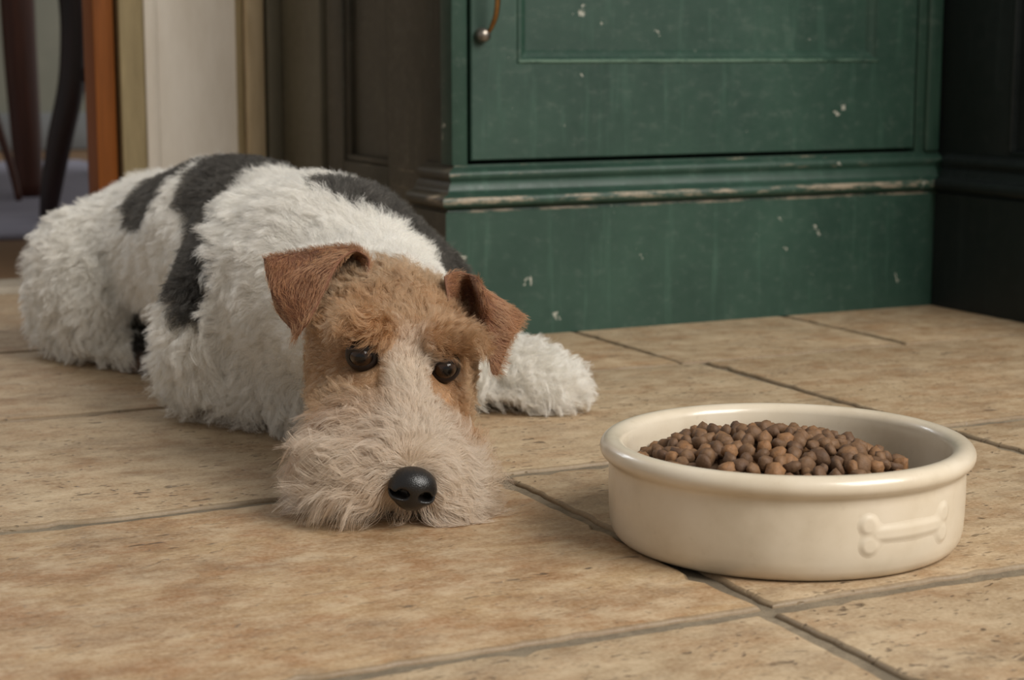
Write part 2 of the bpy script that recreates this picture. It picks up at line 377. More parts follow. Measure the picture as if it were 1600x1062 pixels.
# panelled door: frame with a sunk field and an ovolo moulding round it
def panel_door(name, x0, x1, z0, z1, px0, px1, pz0, pz1, y, th=0.02, sink=0.007):
    lv = [(x0, x1, z0, z1, y + th), (x0, x1, z0, z1, y + 0.0012), (x0 + .0012, x1 - .0012, z0 + .0012, z1 - .0012, y), (px0, px1, pz0, pz1, y), (px0 + .0015, px1 - .0015, pz0 + .0015, pz1 - .0015, y - 0.0016), (px0 + .004, px1 - .004, pz0 + .004, pz1 - .004, y - 0.0016),
          (px0 + .0062, px1 - .0062, pz0 + .0062, pz1 - .0062, y + 0.0012), (px0 + .010, px1 - .010, pz0 + .010, pz1 - .010, y + 0.0042), (px0 + .0125, px1 - .0125, pz0 + .0125, pz1 - .0125, y + sink)]
    verts, faces = [], []
    for (a, b, c, d, yy) in lv: verts += [(a, yy, c), (b, yy, c), (b, yy, d), (a, yy, d)]
    for r in range(len(lv) - 1):
        for i in range(4): faces.append((r * 4 + i, r * 4 + (i + 1) % 4, (r + 1) * 4 + (i + 1) % 4, (r + 1) * 4 + i))
    n = (len(lv) - 1) * 4; faces.append((n, n + 1, n + 2, n + 3))
    return mesh_py(name, verts, faces)
door = link('door', panel_door('door', DL, DR, DB, DT, 0.079, 0.4935, 0.2535, 0.70, FX - 0.001), M_GREEN_DOOR, cab)
hx = 0.0425
hnd = link('handle', tube_mesh('handle', spline([(hx + .0035, FX - .010, 0.2815), (hx + .005, FX - .0145, 0.2875), (hx + .007, FX - .020, 0.300), (hx + .0075, FX - .023, 0.325), (hx + .0075, FX - .023, 0.36), (hx + .007, FX - .020, 0.385), (hx + .004, FX - .012, 0.4015)], 40), [0.0016 + 0.0011 * math.sin(math.pi * i / 39) for i in range(40)], 12), M_BRASS, door)
tag(hnd, 'curved brass bar handle')
def foot_mesh(z):
    return lathe_mesh('handle_foot', [(0, 0), (0.0066, 0), (0.0070, .0012), (0.0068, .006), (0.0060, .0095), (0.0038, .0115), (0, .0120)], 28)
for z in (0.2795, 0.4035):
    f = link('handle_foot', foot_mesh(z), M_IRON, hnd); f.location = (hx, FX - 0.0008, z); f.rotation_euler = (math.pi / 2, 0, 0)
tag(f, 'round metal handle foot')

# dark cabinet standing at right angles on the right
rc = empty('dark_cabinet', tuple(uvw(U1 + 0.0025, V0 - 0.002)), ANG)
tag(rc, 'cabinet with its shade painted in nearly black, standing at right angles on the right', 'cabinet')
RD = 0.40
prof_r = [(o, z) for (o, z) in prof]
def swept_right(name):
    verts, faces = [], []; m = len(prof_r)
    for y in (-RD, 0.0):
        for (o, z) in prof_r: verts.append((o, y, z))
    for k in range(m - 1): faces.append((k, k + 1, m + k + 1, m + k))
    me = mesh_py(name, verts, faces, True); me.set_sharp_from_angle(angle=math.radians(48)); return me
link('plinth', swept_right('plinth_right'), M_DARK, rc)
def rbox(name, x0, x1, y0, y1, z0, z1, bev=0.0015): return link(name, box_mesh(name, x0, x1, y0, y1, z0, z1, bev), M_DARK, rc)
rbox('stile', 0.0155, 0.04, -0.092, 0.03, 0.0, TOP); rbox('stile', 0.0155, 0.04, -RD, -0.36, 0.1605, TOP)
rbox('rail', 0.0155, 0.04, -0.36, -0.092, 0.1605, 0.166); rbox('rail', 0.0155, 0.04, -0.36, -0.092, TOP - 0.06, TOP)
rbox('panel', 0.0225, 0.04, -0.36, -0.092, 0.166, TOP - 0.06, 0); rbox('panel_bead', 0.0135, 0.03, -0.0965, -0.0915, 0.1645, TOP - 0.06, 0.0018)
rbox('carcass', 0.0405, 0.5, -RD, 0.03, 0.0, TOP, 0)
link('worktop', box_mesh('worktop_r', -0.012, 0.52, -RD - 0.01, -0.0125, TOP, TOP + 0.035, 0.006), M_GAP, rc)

# ------------------------------------------------------------------ wall on the left with trims, doorway and the hall behind
VW = 2.04
M_CREAM = plain('cream_plaster', lin(240, 231, 217), 0.75, lin(222, 211, 194), 9, (3, 3, 0.8), bump=0.1)
M_TAN = plain('tan_wood_paint', lin(170, 152, 114), 0.6, lin(148, 132, 98), 14, (8, 8, 1), bump=0.1)
M_BUFF = plain('buff_wood_paint', lin(206, 186, 152), 0.6, lin(180, 160, 126), 14, (8, 8, 1), bump=0.1)
M_ORANGE = plain('orange_pine', lin(146, 84, 32), 0.45, lin(116, 64, 24), 6, (20, 20, 1.2), bump=0.1)
M_OLIVE = plain('grey_olive_paint', lin(116, 110, 92), 0.6, lin(96, 92, 78), 10, (6, 6, 1))
def wbox(name, u0, u1, v0, v1, z0, z1, mat, label, bev=0.003):
    o = link(name, box_mesh(name, u0, u1, v0, v1, z0, z1, bev), mat, rotz=ANG); tag(o, label, kind='structure'); return o
wbox('wall_left', 0.545, 0.93, VW + 0.006, VW + 0.10, 0, 2.4, M_CREAM, 'pale cream wall beside the doorway', 0)
wbox('trim_1', 0.507, 0.535, VW - 0.004, VW + 0.10, 0, 2.4, M_TAN, 'tan door casing at the edge of the cream wall')
wbox('trim_2', 0.535, 0.552, VW - 0.002, VW + 0.05, 0, 2.4, M_CREAM, 'cream casing bead beside the tan casing', 0.005)
wbox('trim_3', 0.644, 0.651, VW - 0.001, VW + 0.03, 0, 2.4, M_TAN, 'thin tan strip on the cream wall', 0.002)
wbox('trim_4', 0.652, 0.674, VW - 0.012, VW + 0.03, 0, 2.4, M_BUFF, 'buff painted moulding beside the dark panelling', 0.006)
wbox('trim_5', 0.676, 0.6925, VW - 0.016, VW + 0.03, 0, 2.4, M_OLIVE, 'grey olive strip meeting the dark panelling', 0.003)
wbox('door_1', 0.479, 0.5015, VW - 0.002, VW + 0.05, 0, 2.05, M_ORANGE, 'orange pine door edge standing in the doorway', 0.002)
wbox('trim_6', 0.20, 0.479, VW + 0.03, VW + 0.11, -0.02, 0.004, plain('pale_threshold', lin(176, 164, 146), 0.6, lin(150, 138, 120), 20), 'pale stone threshold of the doorway', 0.003)
wbox('floor_hall', -4.2, 1.2, VW + 0.11, 5.6, -0.06, -0.002, plain('hall_floor', lin(126, 96, 66), 0.5, lin(104, 78, 52), 12, (1, 6, 1)), 'brown hall floor beyond the doorway', 0)
wbox('wall_hall', -4.2, 1.3, 5.05, 5.15, 0, 2.4, plain('hall_wall', lin(128, 126, 112), 0.8, lin(112, 112, 100), 3), 'grey hall wall far beyond the doorway', 0)
wbox('baseboard_hall', -4.2, 1.3, 5.02, 5.05, 0, 0.10, plain('hall_base', lin(120, 122, 122), 0.7), 'grey baseboard of the hall wall', 0.003)
rug = link('rug', box_mesh('rug', -0.75, 0.65, -0.9, 0.9, 0, 0.008, 0.003), plain('slate_rug', lin(150, 146, 156), 0.95, lin(116, 115, 130), 7, (1, 5, 1), bump=0.4), loc=tuple(uvw(0.35, 3.55, -0.002)), rotz=ANG)
tag(rug, 'slate grey rug on the hall floor beyond the doorway', 'rug')

# chair with curved dark legs and a mahogany table in the hall
M_EBONY = plain('ebony_wood', lin(26, 20, 22), 0.35, lin(44, 22, 20), 8, (12, 12, 1))
M_MAHOG = plain('mahogany', lin(78, 40, 24), 0.4, lin(56, 28, 18), 8, (12, 12, 1))
M_PALE = plain('pale_linen', lin(190, 182, 172), 0.9, lin(160, 150, 140), 30)
def leg_mesh(name, pts, w, n=26, sq=0.8):
    P = spline(pts, n); return tube_mesh(name, P, list(np.interp(np.linspace(0, 1, n), np.linspace(0, 1, len(w)), w)), 10, sq)
ch = empty('dark_chair', (-0.722, 2.83, 0.006), 0.0); tag(ch, 'dark wooden chair with curved sabre legs in the doorway', 'chair')
curve = [(0, 0, 0), (0.008, 0, 0.05), (0.024, 0, 0.125), (0.043, 0, 0.20), (0.050, 0, 0.26), (0.051, 0, 0.33), (0.040, 0, 0.43)]
wd = [0.013, 0.017, 0.020, 0.021, 0.021, 0.021, 0.022]
l = link('leg', leg_mesh('sabre_leg', curve, wd), M_EBONY, ch)
for (dx, dy, mir) in ((-0.42, 0.03, -1), (-0.36, -0.38, -1), (-0.03, -0.42, 1)):
    q = link('leg', leg_mesh('sabre_leg', [(p[0] * mir, p[1], p[2]) for p in curve], wd), M_EBONY, ch); q.location = (dx, dy, 0)
link('stretcher_end', tube_mesh('stretcher_end', [(0.045, 0, 0.222), (0.062, 0.0, 0.222), (0.070, 0.0, 0.223), (0.077, 0.0, 0.223), (0.079, 0, 0.223)], [0.009, 0.010, 0.0125, 0.011, 0.006], 12), M_EBONY, ch)
link('seat', box_mesh('chair_seat', -0.46, 0.065, -0.45, 0.05, 0.42, 0.455, 0.012), M_EBONY, ch)
for x in (-0.40, -0.02): link('back_post', leg_mesh('back_post', [(x, -0.42, 0.44), (x, -0.45, 0.65), (x, -0.52, 0.92)], [0.018, 0.016, 0.013], 14), M_EBONY, ch)
link('top_rail', box_mesh('chair_rail', -0.42, 0.0, -0.515, -0.49, 0.82, 0.93, 0.008), M_EBONY, ch)
tb = empty('mahogany_table', (-0.872, 3.3, 0.006), 0.0); tag(tb, 'brown mahogany table standing behind the dark chair in the hall', 'table')
for (dx, dy) in ((0, 0), (-0.9, -0.05), (-0.9, 0.55), (0.0, 0.6)):
    q = link('leg', leg_mesh('table_leg', [(0, 0, 0), (-0.003, 0, 0.12), (-0.008, 0, 0.3), (-0.012, 0, 0.70)], [0.024, 0.028, 0.031, 0.034], 16, 1.0), M_MAHOG, tb); q.location = (dx, dy, 0)
link('table_top', box_mesh('table_top', -1.05, 0.12, -0.04, 0.75, 0.70, 0.73, 0.008), M_MAHOG, tb)
sp = empty('spindle_chair', (-0.917, 3.20, 0.006), 0.0); tag(sp, 'brown chair with thin curved legs at the left edge, before the table', 'chair')
for (dx, dy, mir) in ((0, 0, 1), (-0.36, 0, -1), (-0.33, 0.34, -1)):
    q = link('leg', leg_mesh('thin_leg', [(0.052 * mir, 0, 0), (0.040 * mir, 0, 0.06), (0.015 * mir, 0, 0.15), (-0.02 * mir, 0, 0.30), (-0.03 * mir, 0, 0.43)], [0.006, 0.007, 0.008, 0.009, 0.010], 20, 1.0), M_MAHOG, sp); q.location = (dx, dy, 0)
link('seat', box_mesh('spindle_seat', -0.40, -0.02, -0.04, 0.38, 0.425, 0.455, 0.012), M_MAHOG, sp)
link('backrest', box_mesh('spindle_back', -0.40, -0.02, -0.035, -0.01, 0.455, 0.86, 0.01), M_MAHOG, sp)

# ------------------------------------------------------------------ bowl with an embossed bone, and the kibble
BX, BY = 0.1505, 0.982
RW = 0.0972
bowl = empty('dog_bowl', (BX, BY, 0)); tag(bowl, 'cream glazed ceramic dog bowl with embossed bone, heaped with kibble', 'bowl')
bp = [(0, .0030), (.078, .0030), (.0835, .0022), (.0860, .0004), (.0885, .0001), (.0915, .0010), (.0938, .0030), (.0955, .0062), (.0965, .0110), (.0970, .0190), (.0972, .0300), (.0971, .0390), (.0970, .0422), (.0975, .0440)]
for i in range(15):
    a = math.radians(-62 + i * 232 / 14); bp.append((.0955 + .0066 * math.cos(a), .0502 + .0060 * math.sin(a)))
bp += [(.0886, .0450), (.0882, .038), (.0876, .028), (.0862, .018), (.083, .0125), (.076, .0092), (.05, .008), (0, .008)]
link('bowl_body', lathe_mesh('bowl_body', bp, 160), M_CERAMIC, bowl)
def bone_mesh():
    ns, nz = 150, 56; S = np.linspace(-.036, .036, ns); Z = np.linspace(-.0135, .0135, nz); s, z = np.meshgrid(S, Z, indexing='ij')
    def circ(cx, cz, r): return np.hypot(s - cx, z - cz) - r
    def smin(a, b, k): h = np.clip(.5 + .5 * (b - a) / k, 0, 1); return b + (a - b) * h - k * h * (1 - h)
    d = np.hypot(np.maximum(np.abs(s) - .021, 0), z * (1 - 0.08 * np.cos(s / .021 * 1.5))) - .0052
    for (cx, cz) in ((-.0262, .0050), (-.0255, -.0056), (.0262, .0052), (.0255, -.0052)): d = smin(d, circ(cx, cz, .0066), .0032)
    t = np.clip(-d / .0038, 0, 1); h = .0010 * t * t * (3 - 2 * t) + .0009 * np.exp(-(d / .0006) ** 2) * 0
    h = h - .0005 * np.clip(d / .0008, 0, 1)
    a0 = math.radians(-90 + 32.5); ang = a0 + s / RW; zz = .0248 + z - s * 0.01
    rr = np.interp(zz.ravel(), [p[1] for p in bp[4:14]], [p[0] for p in bp[4:14]]).reshape(zz.shape)
    verts = np.stack([(rr + h) * np.cos(ang), (rr + h) * np.sin(ang), zz], -1).reshape(-1, 3); faces = []
    for i in range(ns - 1):
        for j in range(nz - 1):
            if d[i:i + 2, j:j + 2].min() < .0008: faces.append((i * nz + j, (i + 1) * nz + j, (i + 1) * nz + j + 1, i * nz + j + 1))
    used = sorted({v for f in faces for v in f}); mp = {v: i for i, v in enumerate(used)}
    return mesh_py('embossed_bone', verts[used], [tuple(mp[v] for v in f) for f in faces], True)
tag(link('embossed_bone', bone_mesh(), M_CERAMIC, bowl), 'raised bone emblem in the glaze')

def kibble_mesh(i):
    bm = bmesh.new(); bmesh.ops.create_icosphere(bm, subdivisions=2, radius=1.0)
    co = np.array([v.co[:] for v in bm.verts]); n1 = vnoise(co + 11 * i + 5, 0.9) - .5; n2 = vnoise(co + 7 * i + 31, 2.2) - .5
    sc = np.array([1.0, 0.90 + 0.2 * math.sin(i * 2.1), 0.70 + 0.10 * math.cos(i * 1.7)])
    for v, c, a, b in zip(bm.verts, co, n1, n2):
        q = np.sign(c) * np.abs(c) ** 0.82; v.co = Vector(q * sc * (1 + .75 * a + .34 * b)) * 0.0054
    me = bm_mesh('kibble_%d' % i, bm, True); me.materials.append(M_KIBBLE); return me
KM = [kibble_mesh(i) for i in range(8)]
def mound(x, y):
    r = math.hypot(x + .011, y); return 0.0572 - 0.0180 * min(1.6, (r / .071) ** 1.8) + 0.0016 * math.sin(90 * x + 2) * math.cos(80 * y)
spots = []; tries = 0; kr = np.random.default_rng(21)
while tries < 30000 and len(spots) < 420:
    tries += 1; r = .0822 * math.sqrt(kr.random()); a = kr.random() * 2 * math.pi; x, y = r * math.cos(a), r * math.sin(a)
    z = mound(x, y)
    if math.hypot(x + .011, y) > .0745: continue
    if all((x - p[0]) ** 2 + (y - p[1]) ** 2 + (z - p[2]) ** 2 > .0074 ** 2 for p in spots): spots.append((x, y, z))
# the front of the heap that the rim hides stays in the joined layer
spots.sort(key=lambda p: math.hypot(p[0] + .008, p[1] - .006)); top, rest = spots[:300], spots[300:]
for i, (x, y, z) in enumerate(top):
    o = bpy.data.objects.new('kibble', KM[i % 8]); COL.objects.link(o)
    o.location = (BX + x, BY + y, z + kr.normal(0, .0011)); o.rotation_euler = tuple(kr.random(3) * 6.28); s = 0.76 + 0.30 * kr.random(); o.scale = (s, s, s)
    tag(o, 'brown dry kibble piece heaped in the cream bowl', 'kibble', 'kibble heaped in the bowl')
bmk = bmesh.new(); lay = bmk.verts.layers.float.new('tone')
under = list(rest)
for (dz, gap) in ((-.0085, .0090), (-.0175, .0105), (-.0265, .0105)):
    pts = []
    for t in range(3500):
        r = .0815 * math.sqrt(kr.random()); a = kr.random() * 2 * math.pi; x, y = r * math.cos(a), r * math.sin(a)
        if math.hypot(x + .011, y) > .0720 - dz * .3: continue
        if all((x - p[0]) ** 2 + (y - p[1]) ** 2 > gap ** 2 for p in pts): pts.append((x, y, max(.0135, mound(x, y) + dz)))
    under += pts
for i, (x, y, z) in enumerate(under):
    n0 = len(bmk.verts); bmk.from_mesh(KM[i % 8]); bmk.verts.ensure_lookup_table(); R = Matrix.Rotation(kr.random() * 6.28, 3, Vector(kr.normal(size=3))); tn = kr.random()
    for v in bmk.verts[n0:]: v.co = R @ v.co + Vector((x, y, z)); v[lay] = tn
kb = link('kibble_bed', bm_mesh('kibble_bed', bmk, True), M_KIBBLE, loc=(BX, BY, 0))
tag(kb, 'brown dry kibble filling the cream bowl under the heap', 'kibble', kind='stuff')

# ------------------------------------------------------------------ the dog
def surface_nets(S, org, h):
    nx, ny, nz = S.shape; neg = S < 0
    cnt = np.zeros((nx - 1, ny - 1, nz - 1), np.int16); acc = np.zeros((nx - 1, ny - 1, nz - 1, 3), np.float32)
    corners = [(i, j, k) for i in (0, 1) for j in (0, 1) for k in (0, 1)]
    for a in corners:
        for ax in range(3):
            if a[ax]: continue
            b = list(a); b[ax] = 1
            sl = lambda c: S[c[0]:nx - 1 + c[0], c[1]:ny - 1 + c[1], c[2]:nz - 1 + c[2]]
            A, B = sl(a), sl(b); m = (A < 0) != (B < 0); idx = np.nonzero(m)
            t = A[idx] / (A[idx] - B[idx]); p = np.tile(np.array(a, np.float32), (len(t), 1)); p[:, ax] = t
            acc[idx] += p; cnt[idx] += 1
    cell = np.nonzero(cnt > 0); vid = -np.ones(cnt.shape, np.int64); vid[cell] = np.arange(len(cell[0]))
    verts = (np.stack(cell, -1) + acc[cell] / cnt[cell][:, None]) * h + org
    quads = []
    for ax in range(3):
        o1, o2 = (ax + 1) % 3, (ax + 2) % 3; sh = [nx, ny, nz]
        lo = [0, 0, 0]; hi = list(sh); hi[ax] -= 1; lo[o1] = lo[o2] = 1; hi[o1] -= 1; hi[o2] -= 1
        r0 = tuple(slice(lo[i], hi[i]) for i in range(3)); r1 = list(r0); r1[ax] = slice(lo[ax] + 1, hi[ax] + 1)
        a, b = neg[r0], neg[tuple(r1)]; idx = np.array(np.nonzero(a != b)).T + np.array(lo)
        flip = neg[tuple(idx.T)]
        e1, e2 = np.eye(3, dtype=int)[o1], np.eye(3, dtype=int)[o2]
        q = np.stack([vid[tuple((idx - e1 - e2).T)], vid[tuple((idx - e2).T)], vid[tuple(idx.T)], vid[tuple((idx - e1).T)]], -1)
        q[~flip] = q[~flip][:, ::-1]; quads.append(q)
    return verts, np.vstack(quads)

def norm(v): v = np.asarray(v, float); return v / max(1e-9, np.linalg.norm(v))
def d_ell(p, c, R, r):
    q = (p - c) @ R; r = np.asarray(r); k0 = np.linalg.norm(q / r, axis=-1); k1 = np.linalg.norm(q / (r * r), axis=-1)
    return k0 * (k0 - 1) / np.maximum(k1, 1e-6)
def d_cone(p, a, b, ra, rb):
    ba = b - a; t = np.clip(((p - a) @ ba) / (ba @ ba), 0, 1); return np.linalg.norm(p - a - t[..., None] * ba, axis=-1) - (ra + (rb - ra) * t)
def frame(x, up=(0, 0, 1)):
    x = norm(x); y = norm(np.cross(up, x)); z = np.cross(x, y); return np.stack([x, y, z], 1)

# head frame: X to the picture's right, F towards the nose, Z up out of the skull; origin midway between the eyes
YAW, PIT, ROLL = math.radians(8), math.radians(20), math.radians(11)
HO = np.array([-0.0654, 1.067, 0.0811])
f0 = np.array([math.sin(YAW), -math.cos(YAW), 0]); x0 = np.array([math.cos(YAW), math.sin(YAW), 0]); zz = np.array([0, 0, 1.0])
HF = math.cos(PIT) * f0 - math.sin(PIT) * zz; z1 = math.cos(PIT) * zz + math.sin(PIT) * f0
HX = math.cos(ROLL) * x0 - math.sin(ROLL) * z1; HZ = math.cos(ROLL) * z1 + math.sin(ROLL) * x0
HM = np.stack([HX, HF, HZ], 1)            # local (x, f, z) -> world
def hp(x, f, z): return HO + HM @ np.array([x, f, z], float)
def hv(x, f, z): return HM @ np.array([x, f, z], float)

AX = norm([-0.555, 0.832, 0]); LAT = np.array([-0.832, -0.555, 0]); UP = np.array([0, 0, 1.0])
RB = np.stack([AX, LAT, UP], 1)
PR = []   # type, geometry, blend, flow, hair length, lift, curl, region
def E(c, R, r, k, flow, L, lift, curl, reg): PR.append(('e', (np.array(c, float), R, np.array(r, float)), k, np.array(flow, float), L, lift, curl, reg))
def C(a, b, ra, rb, k, flow, L, lift, curl, reg): PR.append(('c', (np.array(a, float), np.array(b, float), ra, rb), k, np.array(flow, float), L, lift, curl, reg))
side_flow = AX * 0.55 - UP * 0.75
E((-0.152, 1.345, 0.088), RB, (0.125, 0.078, 0.080), .03, side_flow, .015, .42, .5, 'body')
E((-0.220, 1.466, 0.099), RB, (0.140, 0.070, 0.080), .03, side_flow, .014, .40, .5, 'body')
E((-0.299, 1.585, 0.083), RB, (0.116, 0.060, 0.072), .035, side_flow, .016, .45, .5, 'body')
E((-0.132, 1.290, 0.088), np.eye(3), (0.068, 0.07, 0.078), .03, side_flow, .016, .45, .5, 'body')
# shoulders, upper arms
E((-0.195, 1.315, 0.078), frame((0.2, 0.2, 1)), (0.070, 0.046, 0.048), .03, (-.35, -.1, -1), .019, .5, .7, 'body')
E((-0.070, 1.335, 0.070), frame((-0.1, 0.2, 1)), (0.055, 0.040, 0.042), .03, (.5, .1, -1), .018, .45, .6, 'body')
# right foreleg (nearer the picture's left): elbow, forearm, paw under the chin
C((-0.202, 1.312, 0.065), (-0.216, 1.328, 0.038), .042, .029, .02, (-.6, -.3, -.7), .022, .6, 1.0, 'leg')
C((-0.217, 1.327, 0.036), (-0.130, 1.252, 0.034), .030, .030, .02, (-.35, -.75, -.6), .023, .6, 1.0, 'leg')
C((-0.130, 1.252, 0.033), (-0.085, 1.205, 0.026), .028, .023, .015, (-.1, -.8, -.5), .020, .5, 1.0, 'leg')
# left foreleg stretched out to the picture's right
C((-0.060, 1.345, 0.050), (-0.030, 1.350, 0.030), .032, .023, .02, (.6, -.4, -.6), .020, .5, .9, 'leg')
C((-0.030, 1.348, 0.028), (0.012, 1.340, 0.024), .022, .020, .015, (.9, -.35, -.25), .020, .55, .9, 'leg')
C((0.012, 1.340, 0.023), (0.034, 1.331, 0.018), .020, .016, .012, (.95, -.2, -.2), .017, .5, .9, 'leg')
# right hind leg: folded thigh, hock, foot
E((-0.362, 1.594, 0.066), frame((-0.5, 0.55, 0.25)), (0.062, 0.048, 0.058), .022, (-.75, -.15, -.35), .024, .58, .7, 'haunch')
E((-0.352, 1.560, 0.052), frame((0.4, -0.5, -0.1)), (0.050, 0.034, 0.044), .010, (-.3, -.45, -.8), .022, .55, .8, 'haunch')
C((-0.392, 1.605, 0.030), (-0.352, 1.550, 0.020), .022, .018, .02, (-.4, -.7, -.4), .020, .55, .9, 'haunch')
C((-0.350, 1.543, 0.019), (-0.311, 1.504, 0.013), .017, .0135, .012, (.3, -.8, -.2), .011, .45, .7, 'foot')
# left hind leg, on the far side
E((-0.250, 1.665, 0.070), frame((-0.3, 0.6, 0.5)), (0.080, 0.050, 0.060), .03, (.5, .3, -.6), .020, .5, .7, 'haunch')
C((-0.235, 1.690, 0.025), (-0.185, 1.600, 0.017), .022, .017, .02, (.4, -.5, -.4), .016, .5, .8, 'haunch')
# short tail lying behind
C((-0.375, 1.675, 0.075), (-0.395, 1.730, 0.040), .022, .012, .02, (0, .6, -.5), .018, .5, .6, 'body')
# neck
C((-0.125, 1.280, 0.096), tuple(hp(0, -.085, -.024)), .062, .046, .03, (-.2, .7, -.3), .014, .4, .5, 'body')
# head, in its own frame
def HE(c, r, k, flow, L, lift, curl, reg): E(hp(*c), HM, r, k, hv(*flow), L, lift, curl, reg)
def HC(a, b, ra, rb, k, flow, L, lift, curl, reg): C(hp(*a), hp(*b), ra, rb, k, hv(*flow), L, lift, curl, reg)
HE((0, -.050, -.007), (.0450, .050, .0345), .015, (0, -.9, .1), .010, .36, 1.0, 'skull')
for s in (-1, 1):
    HE((s * .021, -.028, -.022), (.0265, .045, .032), .015, (s * .5, -.8, -.3), .012, .34, 1.0, 'cheek')
    HE((s * .0245, .000, .0205), (.0165, .012, .0085), .008, (s * .55, .65, .10), .016, .42, .6, 'brow')
    HE((s * .0165, .052, -.034), (.0205, .034, .0185), .012, (s * .88, .10, -.48), .046, .50, 1.0, 'beard')
    HE((s * .0175, .015, -.030), (.021, .035, .024), .012, (s * .75, -.45, -.3), .015, .38, 1.1, 'cheek')
HC((0, -.012, -.014), (0, .070, -.024), .0315, .0190, .012, (0, -.8, .15), .008, .28, .4, 'bridge')
HC((0, -.045, -.045), (0, .060, -.046), .024, .0155, .012, (0, .3, -.6), .016, .4, .8, 'chin')

def eval_prims(P, only=None):
    out = np.empty((len(PR) if only is None else len(only), len(P)), np.float32)
    for j, pr in enumerate(PR if only is None else [PR[i] for i in only]):
        out[j] = d_ell(P, *pr[1]) if pr[0] == 'e' else d_cone(P, *pr[1])
    return out
h = 0.0034; lo = np.array([-0.49, 0.93, -0.012]); hi = np.array([0.085, 1.78, 0.205])
dims = np.ceil((hi - lo) / h).astype(int); ax_ = [lo[i] + h * np.arange(dims[i]) for i in range(3)]
S = np.full(tuple(dims), 0.08, np.float32)
for typ, g, k, *_ in PR:
    if typ == 'e': c, R, r = g; ext = np.sqrt(((R * r) ** 2).sum(1)); a, b = c - ext, c + ext
    else: a, b = np.minimum(g[0] - g[2], g[1] - g[3]), np.maximum(g[0] + g[2], g[1] + g[3])
    i0 = np.clip(((a - .04 - lo) / h).astype(int), 0, dims - 1); i1 = np.clip(((b + .04 - lo) / h).astype(int) + 1, 1, dims)
    X, Y, Z = np.meshgrid(*[ax_[i][i0[i]:i1[i]] for i in range(3)], indexing='ij'); P = np.stack([X, Y, Z], -1)
    d = d_ell(P, *g) if typ == 'e' else d_cone(P, *g)
    sl = tuple(slice(i0[i], i1[i]) for i in range(3)); s0 = S[sl]; t = np.clip(.5 + .5 * (s0 - d) / k, 0, 1)
    S[sl] = s0 + (d - s0) * t - k * t * (1 - t)
EYE = [hp(-.0255, .0062, .0068), hp(.0235, .0062, .0068)]
NOSE = hp(0.004, .0935, -.0255)
Zg = ax_[2][None, None, :]; S = np.maximum(S, 0.0012 - Zg).astype(np.float32)      # rests on the floor
for e in EYE:      # eye sockets
    i0 = np.clip(((e - .03 - lo) / h).astype(int), 0, dims - 1); i1 = np.clip(((e + .03 - lo) / h).astype(int), 1, dims)
    X, Y, Z = np.meshgrid(*[ax_[i][i0[i]:i1[i]] for i in range(3)], indexing='ij'); d = -(np.linalg.norm(np.stack([X, Y, Z], -1) - e, axis=-1) - .0098)
    sl = tuple(slice(i0[i], i1[i]) for i in range(3)); k = .004; t = np.clip(.5 - .5 * (S[sl] - d) / k, 0, 1); S[sl] = S[sl] + (d - S[sl]) * t + k * t * (1 - t)
dv, dq = surface_nets(S, lo, h)
dog_me = bpy.data.meshes.new('dog'); dog_me.from_pydata(dv.tolist(), [], dq.tolist()); dog_me.update()
bm = bmesh.new(); bm.from_mesh(dog_me)
for _ in range(2): bmesh.ops.smooth_vert(bm, verts=bm.verts[:], factor=0.5, use_axis_x=True, use_axis_y=True, use_axis_z=True)
bm.to_mesh(dog_me); bm.free(); dog_me.polygons.foreach_set('use_smooth', [True] * len(dog_me.polygons)); dog_me.update()

# --- coat pattern, laid out on the body: distance along the spine and angle round it
def body_coords(P):
    q = P - np.array([-0.118, 1.285, 0.085]); a = q @ AX; y = q @ LAT; z = q[:, 2]
    return a, np.degrees(np.arctan2(y, z))
def in_poly(x, y, poly):
    ins = np.zeros(len(x), bool); n = len(poly)
    for i in range(n):
        (xa, ya), (xb, yb) = poly[i], poly[(i + 1) % n]
        ins ^= ((ya > y) != (yb > y)) & (x < (xb - xa) * (y - ya) / (yb - ya + 1e-12) + xa)
    return ins
PATCH = [
    [(.200, 30), (.213, 14), (.222, 0), (.226, -70), (.120, -70), (.134, -8), (.128, 12), (.098, 32), (.054, 55), (.036, 70), (.030, 86), (.034, 97), (.060, 94), (.112, 78), (.138, 63), (.153, 47), (.174, 37)],
    [(.325, 30), (.34, -60), (.222, -60), (.224, 4), (.227, 16), (.232, 34), (.244, 50), (.266, 54), (.300, 46)],
    [(.018, 8), (.017, 4), (.025, -20), (.03, -95), (-.045, -95), (-.058, -45), (-.056, -28), (-.050, -12), (-.045, 2), (-.036, 13), (-.010, 18)],
]
def L3(*c): return np.array(lin(*c))
WHITE, BLACK = L3(244, 239, 229), L3(48, 45, 41)
TAN, TAN_D, TAN_L, EARC = L3(176, 132, 92), L3(138, 98, 64), L3(176, 147, 114), L3(150, 104, 72)
def sstep(a, b, x): t = np.clip((x - a) / (b - a), 0, 1); return t * t * (3 - 2 * t)
